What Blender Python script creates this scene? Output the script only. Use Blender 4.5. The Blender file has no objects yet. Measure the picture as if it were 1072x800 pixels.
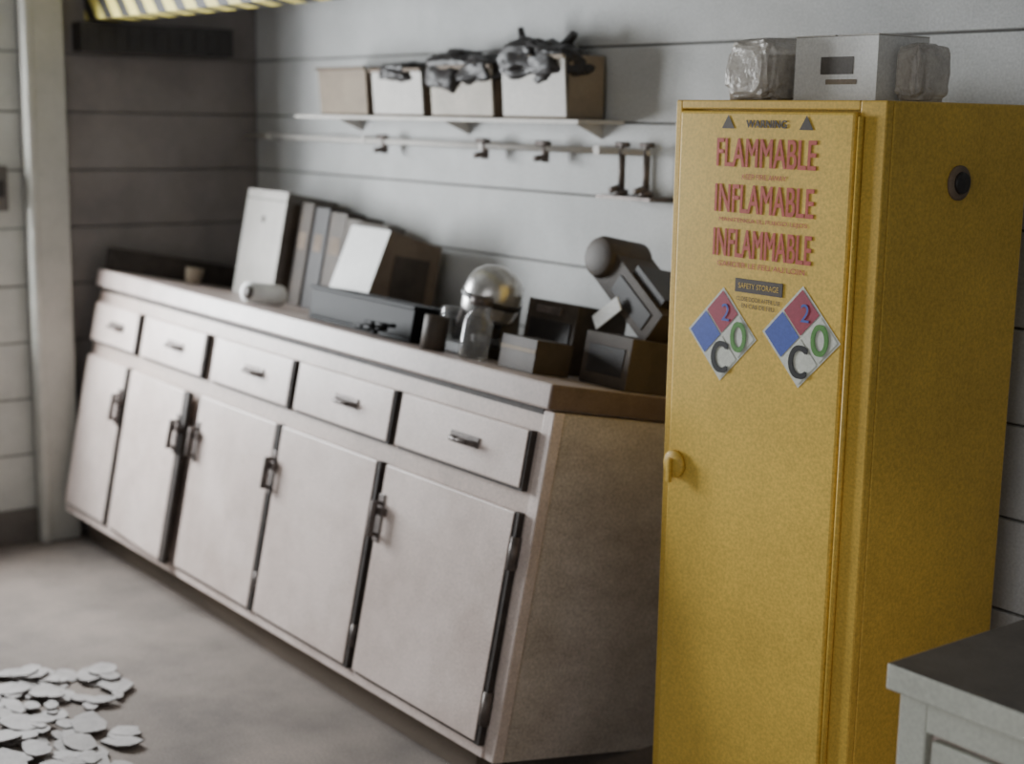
import bpy, bmesh, math, random
from mathutils import Matrix, Vector, noise
random.seed(4)
S=bpy.context.scene
COL=S.collection
# ------------------------------------------------------------------ materials
def srgb(c):
    return tuple(((x/255)/12.92 if x/255<=.04045 else (((x/255)+.055)/1.055)**2.4) for x in c)+(1,)
def mat(name,c,rough=.6,var=.12,scale=6,metal=0,spec=.4,bump=0,fine=.05,c2=None,stretch=(1,1,1)):
    m=bpy.data.materials.new(name);m.use_nodes=True
    n=m.node_tree.nodes;l=m.node_tree.links;b=n['Principled BSDF']
    tc=n.new('ShaderNodeTexCoord');mp=n.new('ShaderNodeMapping');mp.inputs['Scale'].default_value=stretch
    l.new(tc.outputs['Object'],mp.inputs['Vector'])
    ns=n.new('ShaderNodeTexNoise');ns.inputs['Scale'].default_value=scale;ns.inputs['Detail'].default_value=6;ns.inputs['Roughness'].default_value=.65
    l.new(mp.outputs[0],ns.inputs['Vector'])
    cr=n.new('ShaderNodeValToRGB');a=srgb(c)
    d=srgb(c2) if c2 else tuple(x*(1-var*2.2) for x in a[:3])+(1,)
    cr.color_ramp.elements[0].position=.32;cr.color_ramp.elements[0].color=d
    cr.color_ramp.elements[1].position=.62;cr.color_ramp.elements[1].color=a
    l.new(ns.outputs['Fac'],cr.inputs['Fac'])
    n2=n.new('ShaderNodeTexNoise');n2.inputs['Scale'].default_value=160;n2.inputs['Detail'].default_value=3
    l.new(tc.outputs['Object'],n2.inputs['Vector'])
    mr=n.new('ShaderNodeMapRange');mr.inputs[1].default_value=.3;mr.inputs[2].default_value=.7
    mr.inputs[3].default_value=1-fine*2;mr.inputs[4].default_value=1+fine*2
    l.new(n2.outputs['Fac'],mr.inputs[0])
    mx=n.new('ShaderNodeVectorMath');mx.operation='SCALE'
    l.new(cr.outputs['Color'],mx.inputs[0]);l.new(mr.outputs[0],mx.inputs['Scale'])
    l.new(mx.outputs[0],b.inputs['Base Color'])
    b.inputs['Roughness'].default_value=rough;b.inputs['Metallic'].default_value=metal
    b.inputs['Specular IOR Level'].default_value=spec
    if bump:
        bp=n.new('ShaderNodeBump');bp.inputs['Strength'].default_value=bump;bp.inputs['Distance'].default_value=.01
        l.new(ns.outputs['Fac'],bp.inputs['Height']);l.new(bp.outputs[0],b.inputs['Normal'])
    return m
def stripes(name,a,b_,per):
    m=bpy.data.materials.new(name);m.use_nodes=True
    n=m.node_tree.nodes;l=m.node_tree.links;b=n['Principled BSDF']
    tc=n.new('ShaderNodeTexCoord');sp=n.new('ShaderNodeSeparateXYZ');l.new(tc.outputs['Object'],sp.inputs[0])
    ad=n.new('ShaderNodeMath');ad.operation='ADD';l.new(sp.outputs['X'],ad.inputs[0]);l.new(sp.outputs['Z'],ad.inputs[1])
    a2=n.new('ShaderNodeMath');a2.operation='ADD';l.new(ad.outputs[0],a2.inputs[0]);l.new(sp.outputs['Y'],a2.inputs[1])
    dv=n.new('ShaderNodeMath');dv.operation='DIVIDE';dv.inputs[1].default_value=per;l.new(a2.outputs[0],dv.inputs[0])
    fr=n.new('ShaderNodeMath');fr.operation='FRACT';l.new(dv.outputs[0],fr.inputs[0])
    gt=n.new('ShaderNodeMath');gt.operation='GREATER_THAN';gt.inputs[1].default_value=.5;l.new(fr.outputs[0],gt.inputs[0])
    mx=n.new('ShaderNodeMix');mx.data_type='RGBA';mx.inputs[6].default_value=srgb(a);mx.inputs[7].default_value=srgb(b_)
    l.new(gt.outputs[0],mx.inputs[0]);l.new(mx.outputs[2],b.inputs['Base Color']);b.inputs['Roughness'].default_value=.6
    return m
M_wall=mat('painted_siding',(190,191,190),.75,.10,2.5,fine=.06)
M_groove=mat('siding_groove',(118,116,112),.9,.2)
M_lwall=mat('shaded_siding',(134,127,124),.8,.15,3)  # darker colour paints the shade on the left wall near the corner
M_llight=mat('white_panel',(190,190,184),.7,.08)
M_pillar=mat('pillar_paint',(190,188,180),.7,.10,4)
M_floor=mat('concrete_floor',(128,118,110),.9,.12,2.2,bump=.15,fine=.10,c2=(96,89,84))
M_ceil=mat('ceiling_paint',(150,150,148),.85)
M_cab=mat('cabinet_enamel',(220,204,196),.42,.06,3.5,spec=.45,fine=.07,c2=(190,173,164))
M_frame=mat('cabinet_frame_enamel',(192,175,165),.45,.08,7,fine=.07)
M_edge=mat('dark_edge_and_shade',(66,58,53),.7,.25,20)  # dark door edges and splash; also paints the shade in gaps
M_end=mat('cabinet_end_panel',(198,188,178),.8,.10,7,fine=.12,c2=(174,163,152),stretch=(1,1,2))
M_top=mat('counter_laminate',(190,175,168),.38,.1,8)
M_topend=mat('counter_brown_end',(116,98,88),.6,.15,10)
M_metal=mat('aged_metal',(112,102,97),.5,.25,30,metal=.4)
M_yel=mat('safety_yellow',(212,175,76),.5,.08,3,spec=.3,fine=.08)
M_yel2=mat('safety_yellow_door',(222,186,84),.5,.08,3,spec=.3,fine=.08)
M_dark=mat('dark_plastic',(50,46,45),.5,.2,14)
M_tray=mat('black_tray_plastic',(14,14,15),.6,.1,14,spec=.15)
M_black=mat('black_seam',(26,25,24),.6)
M_grey=mat('grey_plastic',(100,95,90),.5,.15,10)
M_shell=mat('bright_steel_shell',(200,198,195),.28,.05,8,spec=.6,metal=.75)
M_white=mat('white_card',(222,222,220),.55,.04,8)
M_paper=mat('white_paper',(196,192,186),.6,.08,8)
M_binf=mat('beige_bin_front',(184,176,164),.65,.10,8)
M_brown=mat('brown_card',(116,100,84),.7,.15,9)
M_dbrown=mat('dark_brown_case',(76,66,57),.6,.2,9)
M_tan=mat('tan_card',(142,128,110),.7,.12,9)
M_red=mat('label_red',(186,84,70),.6,.05)
M_lblue=mat('label_blue',(72,92,176),.5,.05)
M_lred=mat('label_crimson',(160,58,78),.5,.05)
M_lwhite=mat('label_white',(212,214,202),.5,.05)
M_lgreen=mat('label_green',(84,140,62),.5,.05)
M_tape=stripes('hazard_tape',(226,210,110),(36,33,28),.15)
M_chip=mat('peeling_chip',(158,153,150),.7,.14,14)
M_chipd=mat('chip_underside',(84,76,70),.8,.1,12)
M_wood=mat('timber',(110,98,86),.8,.2,8,stretch=(.2,1,1))
def bag(name,c):
    m=mat(name,c,.25,.15,25,spec=.6,bump=.6);b=m.node_tree.nodes['Principled BSDF'];b.inputs['Alpha'].default_value=.75;return m
M_bag=bag('clear_plastic',(200,194,186))
def glass():
    m=mat('jar_glass',(190,190,190),.08,.02);b=m.node_tree.nodes['Principled BSDF'];b.inputs['Transmission Weight'].default_value=.75;b.inputs['Alpha'].default_value=.7;return m
M_glass=glass()
# ------------------------------------------------------------------ mesh builder
class B:
    def __init__(s,name): s.n=name;s.bm=bmesh.new();s.m=[]
    def mi(s,m):
        if m not in s.m: s.m.append(m)
        return s.m.index(m)
    def _set(s,faces,m,sm=False):
        k=s.mi(m)
        for f in faces: f.material_index=k;f.smooth=sm
    def box(s,a,b,m,T=None,side=None,topm=None):
        x0,y0,z0=a;x1,y1,z1=b
        vs=[s.bm.verts.new(Vector(p) if T is None else T@Vector(p)) for p in
            [(x0,y0,z0),(x1,y0,z0),(x1,y1,z0),(x0,y1,z0),(x0,y0,z1),(x1,y0,z1),(x1,y1,z1),(x0,y1,z1)]]
        F=[s.bm.faces.new([vs[i] for i in q]) for q in [(0,3,2,1),(4,5,6,7),(0,1,5,4),(1,2,6,5),(2,3,7,6),(3,0,4,7)]]
        s._set(F,m)
        if side: F[3].material_index=s.mi(side);F[5].material_index=s.mi(side)
        if topm: F[1].material_index=s.mi(topm)
        return F
    def prism(s,prof,x0,x1,m,T=None,endm=None,frontm=None):
        def P(x,p):
            v=Vector((x,p[0],p[1]))
            return v if T is None else T@v
        a=[s.bm.verts.new(P(x0,p)) for p in prof];b=[s.bm.verts.new(P(x1,p)) for p in prof]
        n=len(prof);F=[]
        for i in range(n):
            F.append(s.bm.faces.new([a[i],a[(i+1)%n],b[(i+1)%n],b[i]]))
        e=[s.bm.faces.new(a[::-1]),s.bm.faces.new(b)]
        s._set(F+e,m)
        if endm: s._set(e,endm)
        if frontm: s._set(F[:1],frontm)
    def lathe(s,prof,c,m,seg=24,T=None,sm=True):
        rings=[]
        for r,z in prof:
            rings.append([s.bm.verts.new((lambda v:v if T is None else T@v)(Vector((c[0]+r*math.cos(2*math.pi*i/seg),c[1]+r*math.sin(2*math.pi*i/seg),c[2]+z)))) for i in range(seg)])
        F=[]
        for k in range(len(rings)-1):
            for i in range(seg):
                j=(i+1)%seg
                F.append(s.bm.faces.new([rings[k][i],rings[k][j],rings[k+1][j],rings[k+1][i]]))
        F.append(s.bm.faces.new(rings[0][::-1]));F.append(s.bm.faces.new(rings[-1]))
        s._set(F,m,sm)
    def rod(s,p,q,r,m,seg=12,r2=None):
        p=Vector(p);q=Vector(q);d=q-p
        T=Matrix.Translation(p)@d.to_track_quat('Z','Y').to_matrix().to_4x4()
        s.lathe([(r,0),(r if r2 is None else r2,d.length)],(0,0,0),m,seg,T)
    def lump(s,lo,hi,m,seed,e=.55,amp=.16,sm=False,taper=0):
        r=bmesh.ops.create_icosphere(s.bm,subdivisions=4,radius=1);c=(Vector(lo)+Vector(hi))/2;h=(Vector(hi)-Vector(lo))/2
        fs=set()
        for v in r['verts']:
            p=v.co.copy();q=Vector([math.copysign(abs(k)**e,k) for k in p])
            q*=1+amp*noise.noise(p*2.2+Vector((seed,0,0)))+amp*.5*noise.noise(p*6+Vector((0,seed,0)))
            k=1-taper*max(0,q.z)
            v.co=Vector((c.x+q.x*h.x*k,c.y+q.y*h.y*k,max(lo[2],c.z+q.z*h.z)))
            fs.update(v.link_faces)
        s._set(fs,m,sm)
    def done(s,parent=None,MW=None,bevel=0.0,seg=2):
        bmesh.ops.recalc_face_normals(s.bm,faces=s.bm.faces)
        me=bpy.data.meshes.new(s.n);s.bm.to_mesh(me);s.bm.free()
        for m in s.m: me.materials.append(m)
        o=bpy.data.objects.new(s.n,me);COL.objects.link(o)
        if bevel:
            b=o.modifiers.new('bev','BEVEL');b.width=bevel;b.segments=seg;b.limit_method='ANGLE';b.angle_limit=math.radians(40)
        if MW is not None: o.matrix_world=MW
        if parent: o.parent=parent
        return o
def empty(name,MW=Matrix.Identity(4)):
    e=bpy.data.objects.new(name,None);COL.objects.link(e);e.empty_display_size=.1;e.matrix_world=MW;return e
# ------------------------------------------------------------------ room
XR,YF,ZC=7.0,-4.8,2.75
b=B('floor');b.box((-.2,YF-.2,-.12),(XR+.2,.2,0),M_floor);b.done()
b=B('ceiling');b.box((-.2,YF-.2,ZC),(XR+.2,.2,ZC+.1),M_ceil);b.done()
H=.2098;Z0=1.8036
def siding(b,lo,hi,fixed,axis,m,sgn,zmin=0,zmax=ZC):
    z=Z0-9*H
    while z<zmax:
        a=max(z+.003,zmin);c=min(z+H-.003,zmax)
        if c>a:
            if axis=='x': b.box((lo,fixed,a),(hi,fixed+.02*sgn,c),m)
            else: b.box((fixed,lo,a),(fixed+.02*sgn,hi,c),m)
        z+=H
b=B('wall_back');b.box((-.2,.010,0),(XR+.2,.15,ZC),M_groove);siding(b,0,XR,0,'x',M_wall,1);b.done(bevel=.003)
WY0,WY1,WZ0,WZ1=-2.0,-1.08,.8,1.95
b=B('wall_left')
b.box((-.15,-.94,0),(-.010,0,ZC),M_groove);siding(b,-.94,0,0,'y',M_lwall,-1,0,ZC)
for lo,hi,zl,zh in ((WY1,-.94,0,ZC),(YF,WY0,0,ZC),(WY0,WY1,0,WZ0),(WY0,WY1,WZ1,ZC)):
    b.box((-.15,lo,zl),(-.010,hi,zh),M_groove);siding(b,lo,hi,0,'y',M_llight,-1,zl,zh)
b.done(bevel=.003)
b=B('window_1')
for y in (WY0,(WY0+WY1)/2-.03,WY1-.06): b.box((-.1,y,WZ0),(-.04,y+.06,WZ1),M_white)
for z in (WZ0,WZ1-.06): b.box((-.1,WY0,z),(-.04,WY1,z+.06),M_white)
b.done(bevel=.004)
b=B('wall_front')
FX0,FX1=3.6,6.2
b.box((-.2,YF-.15,0),(FX0,YF,ZC),M_wall);b.box((FX1,YF-.15,0),(XR+.2,YF,ZC),M_wall)
b.box((FX0,YF-.15,0),(FX1,YF,1.0),M_wall);b.box((FX0,YF-.15,2.2),(FX1,YF,ZC),M_wall);b.done()
b=B('added_fill_window')  # unseen window, added behind the camera for fill light
for x in (FX0,(FX0+FX1)/2-.03,FX1-.06): b.box((x,YF-.1,1.0),(x+.06,YF-.04,2.2),M_white)
for z in (1.0,2.14): b.box((FX0,YF-.1,z),(FX1,YF-.04,z+.06),M_white)
b.done(bevel=.004)
b=B('wall_right');b.box((XR,YF,0),(XR+.15,0,ZC),M_wall);b.done()
b=B('trim_1');b.box((0,-.94,0),(.05,-.79,ZC),M_pillar);b.box((.0505,-.935,0),(.062,-.905,ZC),M_pillar);b.done(bevel=.006)
b=B('baseboard_left');b.box((0,WY0,0),(.02,-.941,.13),M_grey);b.done(bevel=.003)
b=B('wall_switch');b.box((0,-1.07,1.24),(.03,-1.005,1.40),M_grey);b.box((.0301,-1.055,1.29),(.042,-1.02,1.35),M_dark);b.done(bevel=.004)
b=B('dark_wall_box');b.box((0,-.74,1.81),(.09,-.14,1.915),M_dark)  # plain dark box on the left wall, below the beam
for k in range(11): b.box((.0901,-.72+k*.052,1.825),(.094,-.70+k*.052,1.90),M_dark)
b.done(bevel=.006)
b=B('hazard_striped_beam');zb=1.925
b.box((0,-.69,zb),(3.4,-.56,zb+.015),M_tape);b.box((0,-.69,zb+.0151),(3.4,-.675,zb+.175),M_tape);b.box((0,-.69,zb+.1751),(3.4,-.56,zb+.19),M_tape)
b.box((0,-.63,zb+.0151),(3.4,-.615,zb+.175),M_grey)
for x in (.5,1.7,2.9): b.rod((x,-.62,zb+.19),(x,-.62,ZC),.012,M_metal)
b.done()
# ------------------------------------------------------------------ counter (tipped back against the wall)
t,rh,nu=.1895,.0111,.0173
Rx=Matrix(((1,0,0),(0,math.cos(t),math.sin(t)),(0,-math.sin(t),math.cos(t))))
Ry=Matrix(((math.cos(rh),0,math.sin(rh)),(0,1,0),(-math.sin(rh),0,math.cos(rh))))
Rz=Matrix(((math.cos(nu),-math.sin(nu),0),(math.sin(nu),math.cos(nu),0),(0,0,1)))
CM=Matrix.Translation((.0617,-.240,.004))@(Rz@Ry@Rx).to_4x4()
L,D,HH=2.6313,.6423,.9154
cab=empty('base_cabinet_counter',CM)
def part(b,**k):
    o=b.done(**k);o.parent=cab;return o
FY=-D+.02
b=B('carcass');b.box((0,FY,.0),(L,0,HH-.066),M_frame,side=M_end);part(b,bevel=.004)
b=B('end_panel');b.box((L+.0005,FY+.031,.0),(L+.005,0,HH-.07),M_end);part(b)
b=B('end_stile');b.box((L-.03,FY-.004,0),(L+.008,FY+.03,HH-.066),M_cab);part(b,bevel=.003)
b=B('worktop');b.box((-.0,-D-.004,HH-.062),(L+.006,.0,HH),M_top,side=M_topend);part(b,bevel=.006)
b=B('worktop_shadow_strip');b.box((.01,FY-.002,HH-.078),(L-.035,FY+.02,HH-.0625),M_edge);part(b)  # dark strip painting the shade under the worktop lip
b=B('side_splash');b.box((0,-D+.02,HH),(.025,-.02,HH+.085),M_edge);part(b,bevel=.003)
b=B('base_rail');b.box((0,FY-.008,0),(L-.031,FY+.02,.028),M_cab);part(b,bevel=.003)
drs=[(.02,.40),(.455,.915),(.985,1.475),(1.515,2.01),(2.05,2.58)]
cols=[(.02,.365),(.41,.875),(.945,1.44),(1.475,1.985),(2.03,2.58)]
def front(name,x0,x1,z0,z1,rot=0,sw=.014):
    b=B(name)
    T=Matrix.Translation((x0,FY,0))@Matrix.Rotation(-rot,4,'Z')@Matrix.Translation((-x0,-FY,0))
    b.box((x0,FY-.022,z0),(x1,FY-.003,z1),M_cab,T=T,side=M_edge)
    part(b,bevel=.004)
    b=B(name+'_seam_shade')
    b.box((x1-.006,FY-.019,z0-.006),(x1+sw,FY-.0005,z1),M_edge,T=T)  # dark strips right of and below each front paint the gap shade
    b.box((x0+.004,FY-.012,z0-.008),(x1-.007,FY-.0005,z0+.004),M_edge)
    part(b)
def pull(name,x,z):
    b=B(name);y=FY-.022
    b.box((x-.06,y-.004,z-.014),(x+.06,y,z+.014),M_metal)
    pts=[(-.05,0),(-.035,-.02),(0,-.026),(.035,-.02),(.05,0)]
    for a,c in zip(pts,pts[1:]): b.rod((x+a[0],y+a[1],z-.004),(x+c[0],y+c[1],z-.004),.007,M_metal)
    part(b,bevel=.002)
def latch(name,x,z,dy=0):
    b=B(name);y=FY-.022-dy
    b.box((x-.013,y-.004,z-.065),(x+.013,y,z+.065),M_metal)
    b.rod((x,y-.024,z-.05),(x,y-.024,z+.045),.009,M_metal)
    b.rod((x,y,z-.045),(x,y-.024,z-.045),.006,M_metal);b.rod((x,y,z+.04),(x,y-.024,z+.04),.006,M_metal)
    b.box((x-.004,y-.018,z+.01),(x+.03,y+.001,z+.03),M_metal)
    part(b,bevel=.002)
for i,(x0,x1) in enumerate(drs):
    front('drawer_%d'%(i+1),x0,x1,.655,.795,sw=.007);pull('drawer_pull_%d'%(i+1),(x0+x1)/2+.03,.728)
for i,(x0,x1) in enumerate(cols):
    front('door_panel_%d'%(i+1),x0,x1,.035,.598,rot=.05 if i==1 else 0,sw=.03 if i==1 else .014)
for i,x in enumerate((.345,.86,1.455,2.035)): latch('latch_%d'%(i+1),x+.005,.455,.022 if i==1 else 0)
latch('latch_5',.965,.45)
for z in (.12,.50):
    b=B('hinge');b.rod((2.593,FY-.015,z-.04),(2.593,FY-.015,z+.04),.012,M_metal);part(b)
for x in (1.999,1.455):
    b=B('hinge');b.rod((x,FY-.012,.09),(x,FY-.012,.15),.010,M_metal);part(b)
# timber the tipped front edge rests on
b=B('timber_sleeper')
b.box((.10,-.775,0),(2.60,-.70,.085),M_wood)
for v in b.bm.verts:
    if v.co.z>.01: v.co.z=max(.03,( -.24-v.co.y)*math.tan(t)-.0113*v.co.x+.0173*v.co.x*math.tan(t)-.001)
b.done(bevel=.002)
# ------------------------------------------------------------------ things on the counter, in counter space
def on(b,bevel=.004): return b.done(MW=CM,bevel=bevel)
Zt=HH+.001
b=B('paper_cup');b.lathe([(.028,0),(.034,.06),(.031,.06),(.028,.01)],(.14,-.33,Zt),M_tan);on(b,0)
b=B('file_box');b.box((.31,-.25,Zt),(.60,-.04,1.305),M_paper,side=M_grey,topm=M_grey)
b.box((.31,-.2515,1.27),(.60,-.25,1.274),M_grey);b.box((.6001,-.22,.95),(.602,-.06,1.27),M_dbrown);b.lathe([(.014,0),(.014,.002)],(0,0,0),M_grey,16,Matrix.Translation((.455,-.2502,1.2))@Matrix.Rotation(math.pi/2,4,'X'))
on(b)
b=B('binders_and_shadow')  # dark binders, tall enough to stand in for the file box's shadow too
for k,(w,h) in enumerate(((.085,.365),(.09,.355),(.10,.345),(.09,.33))):
    x=.62+k*.105;b.box((x,-.20,Zt),(x+w,-.05,Zt+h),(M_dbrown,M_dark,M_dbrown,M_dbrown)[k]);b.box((x+.02,-.2015,Zt+.2),(x+w-.02,-.20,Zt+.26),M_brown)
on(b)
b=B('display_console')
b.prism([(-.34,Zt),(-.27,1.225),(-.06,1.20),(-.06,Zt)],1.08,1.31,M_brown,frontm=M_white)
b.prism([(-.2745,1.195),(-.2715,1.212),(-.268,1.212),(-.271,1.195)],1.14,1.25,M_grey)
b.prism([(-.324,.985),(-.3195,1.005),(-.315,1.005),(-.32,.985)],1.14,1.25,M_tan)
b.box((1.3101,-.24,.96),(1.314,-.10,1.15),M_dbrown)
b.prism([(-.270,1.2255),(-.262,1.240),(-.20,1.235),(-.20,1.219)],1.10,1.29,M_grey)
on(b)
b=B('paper_roll');Tt=Matrix.Translation((.99,-.56,Zt+.036))@Matrix.Rotation(math.radians(108),4,'Z')@Matrix.Rotation(math.pi/2,4,'Y')
b.lathe([(.035,0),(.035,.15)],(0,0,0),M_white,24,Tt);b.lathe([(.024,-.002),(.024,.152)],(0,0,0),M_dbrown,16,Tt);on(b,0)
b=B('black_tray');x0,x1,y0,y1,z1=1.33,1.88,-.53,-.36,1.02
b.box((x0,y0,Zt),(x1,y1,Zt+.012),M_tray)
for a,c in (((x0,y0,Zt+.012),(x1,y0+.012,z1)),((x0,y1-.012,Zt+.012),(x1,y1,z1)),((x0,y0+.012,Zt+.012),(x0+.012,y1-.012,z1)),((x1-.012,y0+.012,Zt+.012),(x1,y1-.012,z1))): b.box(a,c,M_tray)
b.box((x0-.008,y0-.008,z1-.012),(x1+.008,y0-.0001,z1),M_tray)
on(b,.003)
b=B('cable_coil')
for k in range(16):
    a=k*.8;c=(k+1)*.8
    b.rod((1.72+.06*math.cos(a)+.006*k,-.585+.022*math.sin(a),Zt+.009+.002*k),(1.726+.06*math.cos(c)+.006*k,-.585+.022*math.sin(c),Zt+.011+.002*k),.006,M_tray,8)
on(b,0)
b=B('bench_mixer')
b.box((1.90,-.50,Zt),(2.11,-.30,Zt+.03),M_dark)
b.prism([(-.38,Zt+.03),(-.40,1.12),(-.33,1.12),(-.32,Zt+.03)],1.98,2.09,M_grey)
b.lathe([(.045,0),(.058,.02),(.056,.085),(.05,.09)],(1.97,-.44,Zt+.031),M_glass)
Th=Matrix.Translation((2.07,-.42,1.08))@Matrix.Rotation(math.radians(14),4,'Y')
b.lathe([(.05,-.06),(.075,-.045),(.082,0),(.078,.035),(.066,.062),(.045,.08),(.02,.088),(.004,.09)],(0,0,0),M_shell,32,Th)
b.lathe([(.083,-.012),(.086,-.008),(.086,.002),(.083,.006)],(0,0,0),M_dark,32,Th)
b.lathe([(.055,-.10),(.05,-.06)],(0,0,0),M_dark,24,Th)
b.rod((1.99,-.44,1.05),(1.975,-.44,.99),.012,M_metal)
on(b,.004)
b=B('glass_jar');b.lathe([(.034,0),(.04,.01),(.04,.10),(.026,.125),(.026,.14)],(2.17,-.53,Zt),M_glass);b.lathe([(.03,.14),(.03,.165)],(2.17,-.53,Zt),M_metal);on(b,0)
b=B('tin_can');b.lathe([(.034,0),(.034,.09),(.031,.093),(.031,.085)],(2.03,-.56,Zt),M_dbrown);on(b,0)
b=B('instrument_case');b.box((2.13,-.34,Zt),(2.335,-.16,1.10),M_dbrown,topm=M_dark);b.box((2.15,-.344,.94),(2.32,-.3401,1.05),M_dark)
b.box((2.18,-.352,1.065),(2.28,-.3401,1.085),M_metal);on(b)
b=B('cardboard_box');b.box((2.28,-.53,Zt),(2.42,-.41,1.0),M_dbrown);b.box((2.28,-.532,.965),(2.42,-.5301,.975),M_tan);on(b)
b=B('tilted_optical_viewer')
b.box((2.45,-.40,Zt),(2.62,-.12,Zt+.13),M_dbrown)
b.box((2.47,-.402,Zt+.03),(2.60,-.4001,Zt+.10),M_dark)
b.rod((2.54,-.22,Zt+.13),(2.52,-.22,1.10),.045,M_dark,16)
Tb=Matrix.Translation((2.46,-.24,1.155))@Matrix.Rotation(math.radians(33),4,'Y')
b.box((-.14,-.07,-.045),(.15,.07,.05),M_dbrown,T=Tb)
b.box((-.04,-.073,-.025),(.12,-.0701,.025),M_dark,T=Tb)
b.box((-.02,-.06,.0501),(.12,.06,.075),M_dark,T=Tb)
Tc=Matrix.Translation((2.355,-.25,1.235))@Matrix.Rotation(math.radians(33),4,'Y')@Matrix.Rotation(math.radians(90),4,'X')
b.lathe([(.045,-.08),(.056,-.07),(.056,.06),(.05,.075),(.03,.08)],(0,0,0),M_dbrown,28,Tc)
b.box((-.05,-.004,-.02),(.05,.0,.02),M_white,T=Matrix.Translation((2.43,-.325,1.095))@Matrix.Rotation(math.radians(-38),4,'Y'))
b.rod((2.43,-.322,1.095),(2.44,-.25,1.12),.008,M_metal)
on(b,.004)
# ------------------------------------------------------------------ shelf, bins and pipe on back wall
b=B('wall_shelf');b.box((.62,-.17,1.588),(2.2,0,1.600),M_paper)
for x in (.8,1.45,2.1): b.prism([(-.10,1.588),(0,1.588),(0,1.545)],x,x+.006,M_paper)
b.done(bevel=.002)
def bin_(x0,x1,h,mf,ms,junk):
    b=B('storage_bin');z=1.601;y0,y1=-.155,-.02;w=.006
    b.box((x0,y0,z),(x1,y1,z+.006),ms)
    b.prism([(y0,z+.0061),(y0-.012,z+h),(y0-.006,z+h),(y0+w,z+.0061)],x0,x1,mf)
    b.box((x0+w,y1-w,z+.0061),(x1-w,y1,z+h),ms);b.box((x0,y0+.007,z+.0061),(x0+w,y1,z+h),ms);b.box((x1-w,y0+.007,z+.0061),(x1,y1,z+h),ms)
    b.box((x0-.004,y0-.02,z+h-.012),(x1+.004,y0-.0125,z+h),ms)
    for j,(a,c,dn,up,sd) in enumerate(junk):
        b.lump((x0+a,y0-.03,z+h-dn),(x0+c,y1-.022,z+h+up),M_dark,sd,e=.8,amp=.25,sm=True)
    if h>.174:
        b.rod((x0+.02,-.09,z+h),(x0-.01,-.09,z+h+.085),.016,M_dark,10,.009);b.rod((x0+.16,-.09,z+h),(x0+.24,-.09,z+h+.06),.02,M_dark,10,.012)
    for v in b.bm.verts: v.co.y=min(v.co.y,-.012)
    return b.done(bevel=.002)
bin_(.78,1.09,.160,M_tan,M_brown,[])
bin_(1.13,1.42,.150,M_paper,M_brown,[(.02,.26,.05,.02,2)])
bin_(1.47,1.79,.155,M_binf,M_brown,[(-.05,.2,.09,.045,5),(.12,.34,.07,.03,8)])
bin_(1.84,2.13,.175,M_paper,M_tan,[(-.03,.19,.07,.05,12),(.1,.30,.08,.03,15)])
b=B('wall_pipe')
b.rod((.0,-.05,1.515),(2.36,-.05,1.515),.009,M_paper)
for x in (.2,.9,1.6,2.15): b.box((x-.012,-.06,1.505),(x+.012,0,1.528),M_paper)
for x in (1.03,1.61,1.91):
    b.rod((x,-.05,1.53),(x,-.05,1.475),.012,M_metal);b.rod((x-.03,-.06,1.53),(x+.03,-.06,1.53),.008,M_metal);b.rod((x,-.05,1.49),(x,-.09,1.485),.009,M_metal)
b.done()
b=B('gas_tap')
b.box((2.19,-.09,1.386),(2.41,0,1.396),M_metal)
for x in (2.25,2.35):
    b.rod((x,-.05,1.397),(x,-.05,1.52),.010,M_metal);b.rod((x-.025,-.05,1.535),(x+.025,-.05,1.535),.007,M_metal);b.rod((x,-.05,1.52),(x,-.05,1.535),.007,M_metal)
    b.rod((x,-.05,1.42),(x,-.09,1.41),.009,M_metal);b.lathe([(.02,0),(.02,.015)],(x,-.05,1.397),M_metal,14)
b.done()
# ------------------------------------------------------------------ yellow flammables cabinet
X0,Y0,W,DD,YH=2.9932,-.558,.5589,.4554,1.6453
yc=empty('flammable_storage_cabinet',Matrix.Translation((X0,Y0,0)))
def yp(b,**k):
    o=b.done(**k);o.parent=yc;return o
FW=.062
b=B('cabinet_body');b.box((0,.0205,.04),(W,DD,YH),M_yel);yp(b,bevel=.004)
b=B('plinth');b.box((.02,.04,0),(W-.02,DD-.02,.0395),M_black);yp(b)
b=B('front_frame')
b.box((0,0,.04),(.018,.02,YH),M_yel);b.box((W-FW,0,.04),(W,.02,YH),M_yel);b.box((.0181,0,YH-.018),(W-FW-.0001,.02,YH),M_yel);b.box((.0181,0,.04),(W-FW-.0001,.02,.08),M_yel);yp(b,bevel=.003)
b=B('door_panel');b.box((.022,-.008,.085),(W-FW-.004,.013,YH-.022),M_yel2);yp(b,bevel=.006)
b=B('door_hinge_rod');b.rod((W-FW+.008,-.005,.1),(W-FW+.008,-.005,YH-.03),.006,M_yel);yp(b)
b=B('door_handle');b.lathe([(.03,0),(.032,.01),(.02,.016)],(0,0,0),M_yel,20,Matrix.Translation((.05,-.008,.86))@Matrix.Rotation(math.pi/2,4,'X'));b.box((.044,-.034,.82),(.056,-.0241,.875),M_yel);yp(b,bevel=.003)
b=B('vent_bung');Tv=Matrix.Translation((W,-.33-Y0,1.492))@Matrix.Rotation(math.pi/2,4,'Y')
b.lathe([(.034,0),(.034,.005),(.028,.008)],(0,0,0),M_brown,24,Tv);b.lathe([(.022,.008),(.02,.014)],(0,0,0),M_dark,20,Tv);yp(b)
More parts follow.
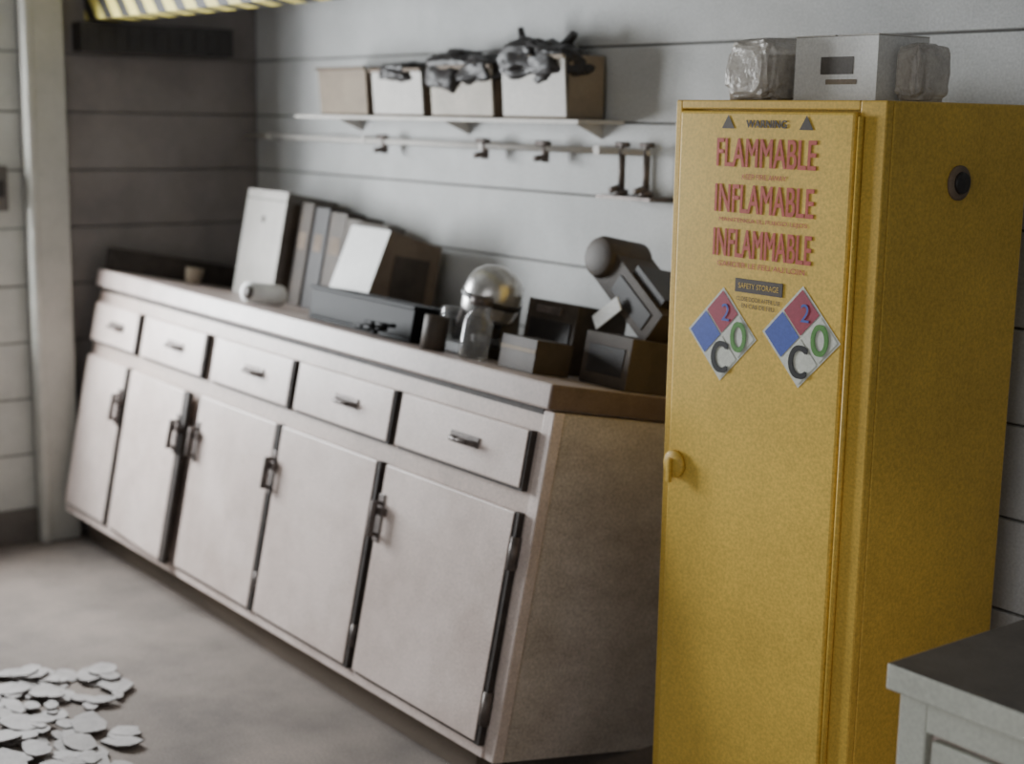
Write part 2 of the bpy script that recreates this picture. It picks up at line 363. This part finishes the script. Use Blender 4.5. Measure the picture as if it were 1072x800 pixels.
def text(name,s,xc,zc,w,h,m,y=-.0095,bold=.0):
    cu=bpy.data.curves.new(name,'FONT');cu.body=s;cu.align_x='CENTER';cu.align_y='CENTER';cu.size=1;cu.space_character=1.0+bold*20
    o=bpy.data.objects.new(name+'_tmp',cu);COL.objects.link(o);bpy.context.view_layer.update()
    me=bpy.data.meshes.new_from_object(o.evaluated_get(bpy.context.evaluated_depsgraph_get()))
    bpy.data.objects.remove(o)
    xs=[v.co.x for v in me.vertices];ys=[v.co.y for v in me.vertices]
    cx,cy=(min(xs)+max(xs))/2,(min(ys)+max(ys))/2;sx=(w-2*bold)/(max(xs)-min(xs));sy=(h-bold)/(max(ys)-min(ys))
    vs=[];fs=[];reps=[(0,0,0)] if not bold else [(-bold,-.4*bold,0),(0,0,.0001),(bold,.4*bold,.0002),(-.5*bold,.4*bold,.0003),(.5*bold,-.4*bold,.0004)]
    for dx,dz,dy in reps:
        o0=len(vs)
        vs+=[(xc+(v.co.x-cx)*sx+dx,y-dy,zc+(v.co.y-cy)*sy+dz) for v in me.vertices]
        fs+=[[i+o0 for i in p.vertices] for p in me.polygons]
    m2=bpy.data.meshes.new(name);m2.from_pydata(vs,[],fs);m2.materials.append(m)
    o=bpy.data.objects.new(name,m2);COL.objects.link(o);o.parent=yc;return o
tx=.27
for nm,s,z in (('text_flammable','FLAMMABLE',1.540),('text_inflamable','INFLAMABLE',1.447),('text_inflammable','INFLAMMABLE',1.356)):
    text(nm,s,tx,z,.27,.058,M_red,bold=.0016)
text('text_small_1','KEEP FIRE AWAY',tx,1.492,.12,.011,M_red)
text('text_small_2','MANTENGA EL FUEGO LEJOS',tx,1.402,.24,.011,M_red)
text('text_small_3','GARDER LE FEU AU LOIN',tx,1.312,.24,.011,M_red)
text('text_heading','WARNING',tx,1.598,.11,.016,M_dbrown,bold=.001)
b=B('text_bar');b.box((.205,-.010,1.257),(.335,-.0081,1.285),M_dbrown);yp(b)
text('text_bar_letters','SAFETY STORAGE',.27,1.271,.11,.011,M_yel2,y=-.0105)
text('text_small_4','CLOSE DOOR AFTER USE',.27,1.244,.12,.009,M_dbrown)
text('text_small_5','EN CAS DE FEU',.27,1.230,.09,.009,M_dbrown)
for x in (.165,.375):
    b=B('warning_triangle')
    v=[b.bm.verts.new(p) for p in ((x-.018,-.0095,1.588),(x+.018,-.0095,1.588),(x,-.0095,1.616))];b._set([b.bm.faces.new(v)],M_dbrown);yp(b)
def diamond(name,cx,cz,r):
    b=B(name);y=-.010;h=r
    def q(c,m,s=.94):
        b._set([b.bm.faces.new([b.bm.verts.new((c[0]+dx*h/2*s,y,c[1]+dz*h/2*s)) for dx,dz in ((0,1),(1,0),(0,-1),(-1,0))])],m)
    b._set([b.bm.faces.new([b.bm.verts.new((cx+dx*h*1.04,y+.001,cz+dz*h*1.04)) for dx,dz in ((0,1),(1,0),(0,-1),(-1,0))])],M_lwhite)
    q((cx,cz+h/2),M_lred);q((cx-h/2,cz),M_lblue);q((cx+h/2,cz),M_lwhite);q((cx,cz-h/2),M_lwhite)
    yp(b)
    text(name+'_letter_o','O',cx+h/2+.002,cz,.046,.064,M_lgreen,y=-.0115,bold=.003)
    text(name+'_letter_c','C',cx-.002,cz-h/2,.05,.068,M_black,y=-.0115,bold=.003)
    text(name+'_digit_red','2',cx+.01,cz+h/2,.022,.036,M_lblue,y=-.0115)
diamond('hazard_diamond_1',.172,1.163,.095)
diamond('hazard_diamond_2',.388,1.184,.098)
zt=YH+.001
b=B('plastic_bag');b.lump((3.025,-.46,zt),(3.165,-.32,1.775),M_bag,3,e=.38,amp=.14,taper=.08)
for k in range(3): b.box((3.04,-.445+.03*k,zt+.004),(3.15,-.43+.03*k,1.72+.012*k),(M_tan,M_paper,M_brown)[k],T=Matrix.Translation((3.095,0,zt))@Matrix.Rotation(-.18+.1*k,4,'Y')@Matrix.Translation((-3.095,0,-zt)))
for v in b.bm.verts: v.co.z=max(v.co.z,zt)
b.done()
b=B('plastic_bag');b.lump((3.402,-.36,zt),(3.465,-.25,1.76),M_bag,9,e=.4,amp=.12);
for v in b.bm.verts: v.co.x=max(v.co.x,3.397)
b.done()
b=B('white_carton')
b.box((3.18,-.40,zt),(3.395,-.24,1.775),M_white)
b.box((3.18,-.401,1.7755),(3.285,-.24,1.7785),M_paper);b.box((3.29,-.40,1.7755),(3.395,-.24,1.7785),M_paper)
b.box((3.25,-.4012,1.70),(3.335,-.4001,1.735),M_grey);b.box((3.265,-.4012,1.68),(3.345,-.4001,1.69),M_tan);b.done(bevel=.002)
# ------------------------------------------------------------------ low steel cabinet, right foreground
cx0,cy0=3.9885,-1.023
b=B('low_steel_cabinet')
b.box((cx0+.02,cy0+.031,.05),(cx0+.88,-.42,.758),M_cab)
b.box((cx0,cy0,.7585),(cx0+.9,-.40,.80),M_lwhite,topm=M_grey)
b.box((cx0+.02,cy0+.01,.05),(cx0+.07,cy0+.03,.758),M_lwhite);b.box((cx0+.83,cy0+.01,.05),(cx0+.88,cy0+.03,.758),M_lwhite)
b.box((cx0+.0701,cy0+.01,.71),(cx0+.8299,cy0+.03,.758),M_lwhite)
b.box((cx0+.08,cy0+.012,.08),(cx0+.445,cy0+.028,.70),M_lwhite);b.box((cx0+.455,cy0+.012,.08),(cx0+.82,cy0+.028,.70),M_lwhite)
b.box((cx0+.41,cy0-.01,.45),(cx0+.425,cy0+.0119,.57),M_metal);b.box((cx0+.475,cy0-.01,.45),(cx0+.49,cy0+.0119,.57),M_metal)
for x in (cx0+.03,cx0+.82):
    for y in (cy0+.04,-.48): b.box((x,y,0),(x+.05,y+.05,.0499),M_metal)
b.done(bevel=.003)
# ------------------------------------------------------------------ peeling chips on floor
b=B('floor_debris_flakes');random.seed(11)
for k in range(300):
    s_=random.uniform(0,2.3);t_=random.uniform(-.05,1.5)
    if random.random()<.5 and s_<.25: continue
    cx=1.47-.16*s_+.60*t_+random.uniform(-.03,.03);cy=-1.18-.36*s_-.26*t_
    a=random.uniform(.028,.062);c=a*random.uniform(.4,.75);r=random.uniform(-.5,.9);z=.002+random.random()*.016
    n=10;tilt=random.uniform(-.12,.12);ring=[];ring2=[]
    for i in range(n):
        th=2*math.pi*i/n;rr=1+random.uniform(-.18,.18)
        x=a*rr*math.cos(th);y=c*rr*math.sin(th)
        X=cx+x*math.cos(r)-y*math.sin(r);Y=cy+x*math.sin(r)+y*math.cos(r)
        ring.append(b.bm.verts.new((X,Y,max(.003,z+tilt*x+.005))));ring2.append(b.bm.verts.new((X,Y,max(.0005,z+tilt*x))))
    b._set([b.bm.faces.new(ring)],M_chip);b._set([b.bm.faces.new(ring2[::-1])],M_chipd)
    b._set([b.bm.faces.new([ring2[i],ring2[(i+1)%n],ring[(i+1)%n],ring[i]]) for i in range(n)],M_chipd)
b.done()
# ------------------------------------------------------------------ light
w=bpy.data.worlds.new('sky');S.world=w;w.use_nodes=True
w.node_tree.nodes['Background'].inputs[0].default_value=(.66,.72,.80,1);w.node_tree.nodes['Background'].inputs[1].default_value=1.2
def area(name,loc,tgt,sx,sy,e,c):
    l=bpy.data.lights.new(name,'AREA');l.shape='RECTANGLE';l.size=sx;l.size_y=sy;l.energy=e;l.color=c
    o=bpy.data.objects.new(name,l);COL.objects.link(o);o.location=loc
    o.rotation_euler=(Vector(tgt)-Vector(loc)).to_track_quat('-Z','Y').to_euler();return o
area('window_1_daylight',(-.2,(WY0+WY1)/2,1.38),(2.5,-.9,1.0),.8,1.05,180,(.93,.97,1))
area('added_fill_light',((FX0+FX1)/2,YF-.25,1.65),((FX0+FX1)/2-1,0,1.0),2.4,1.15,34,(1,.98,.97))  # added fill light, placed outside the unseen window behind the camera
# ------------------------------------------------------------------ camera
f,yaw,pi_,r=1528.4741,.9181,-.1788,.0182
F=Vector((-math.sin(yaw)*math.cos(pi_),math.cos(yaw)*math.cos(pi_),math.sin(pi_)))
R=Vector((math.cos(yaw),math.sin(yaw),0));U=R.cross(F)
R2=R*math.cos(r)+U*math.sin(r);U2=-R*math.sin(r)+U*math.cos(r)
cam=bpy.data.cameras.new('camera');co=bpy.data.objects.new('camera',cam);COL.objects.link(co)
Mx=Matrix((R2,U2,-F)).transposed().to_4x4();Mx.translation=Vector((5.3077,-2.7558,1.6007));co.matrix_world=Mx
cam.sensor_width=36;cam.lens=f/1072*36
cam.dof.use_dof=True;cam.dof.focus_distance=2.8;cam.dof.aperture_fstop=2.2
S.camera=co
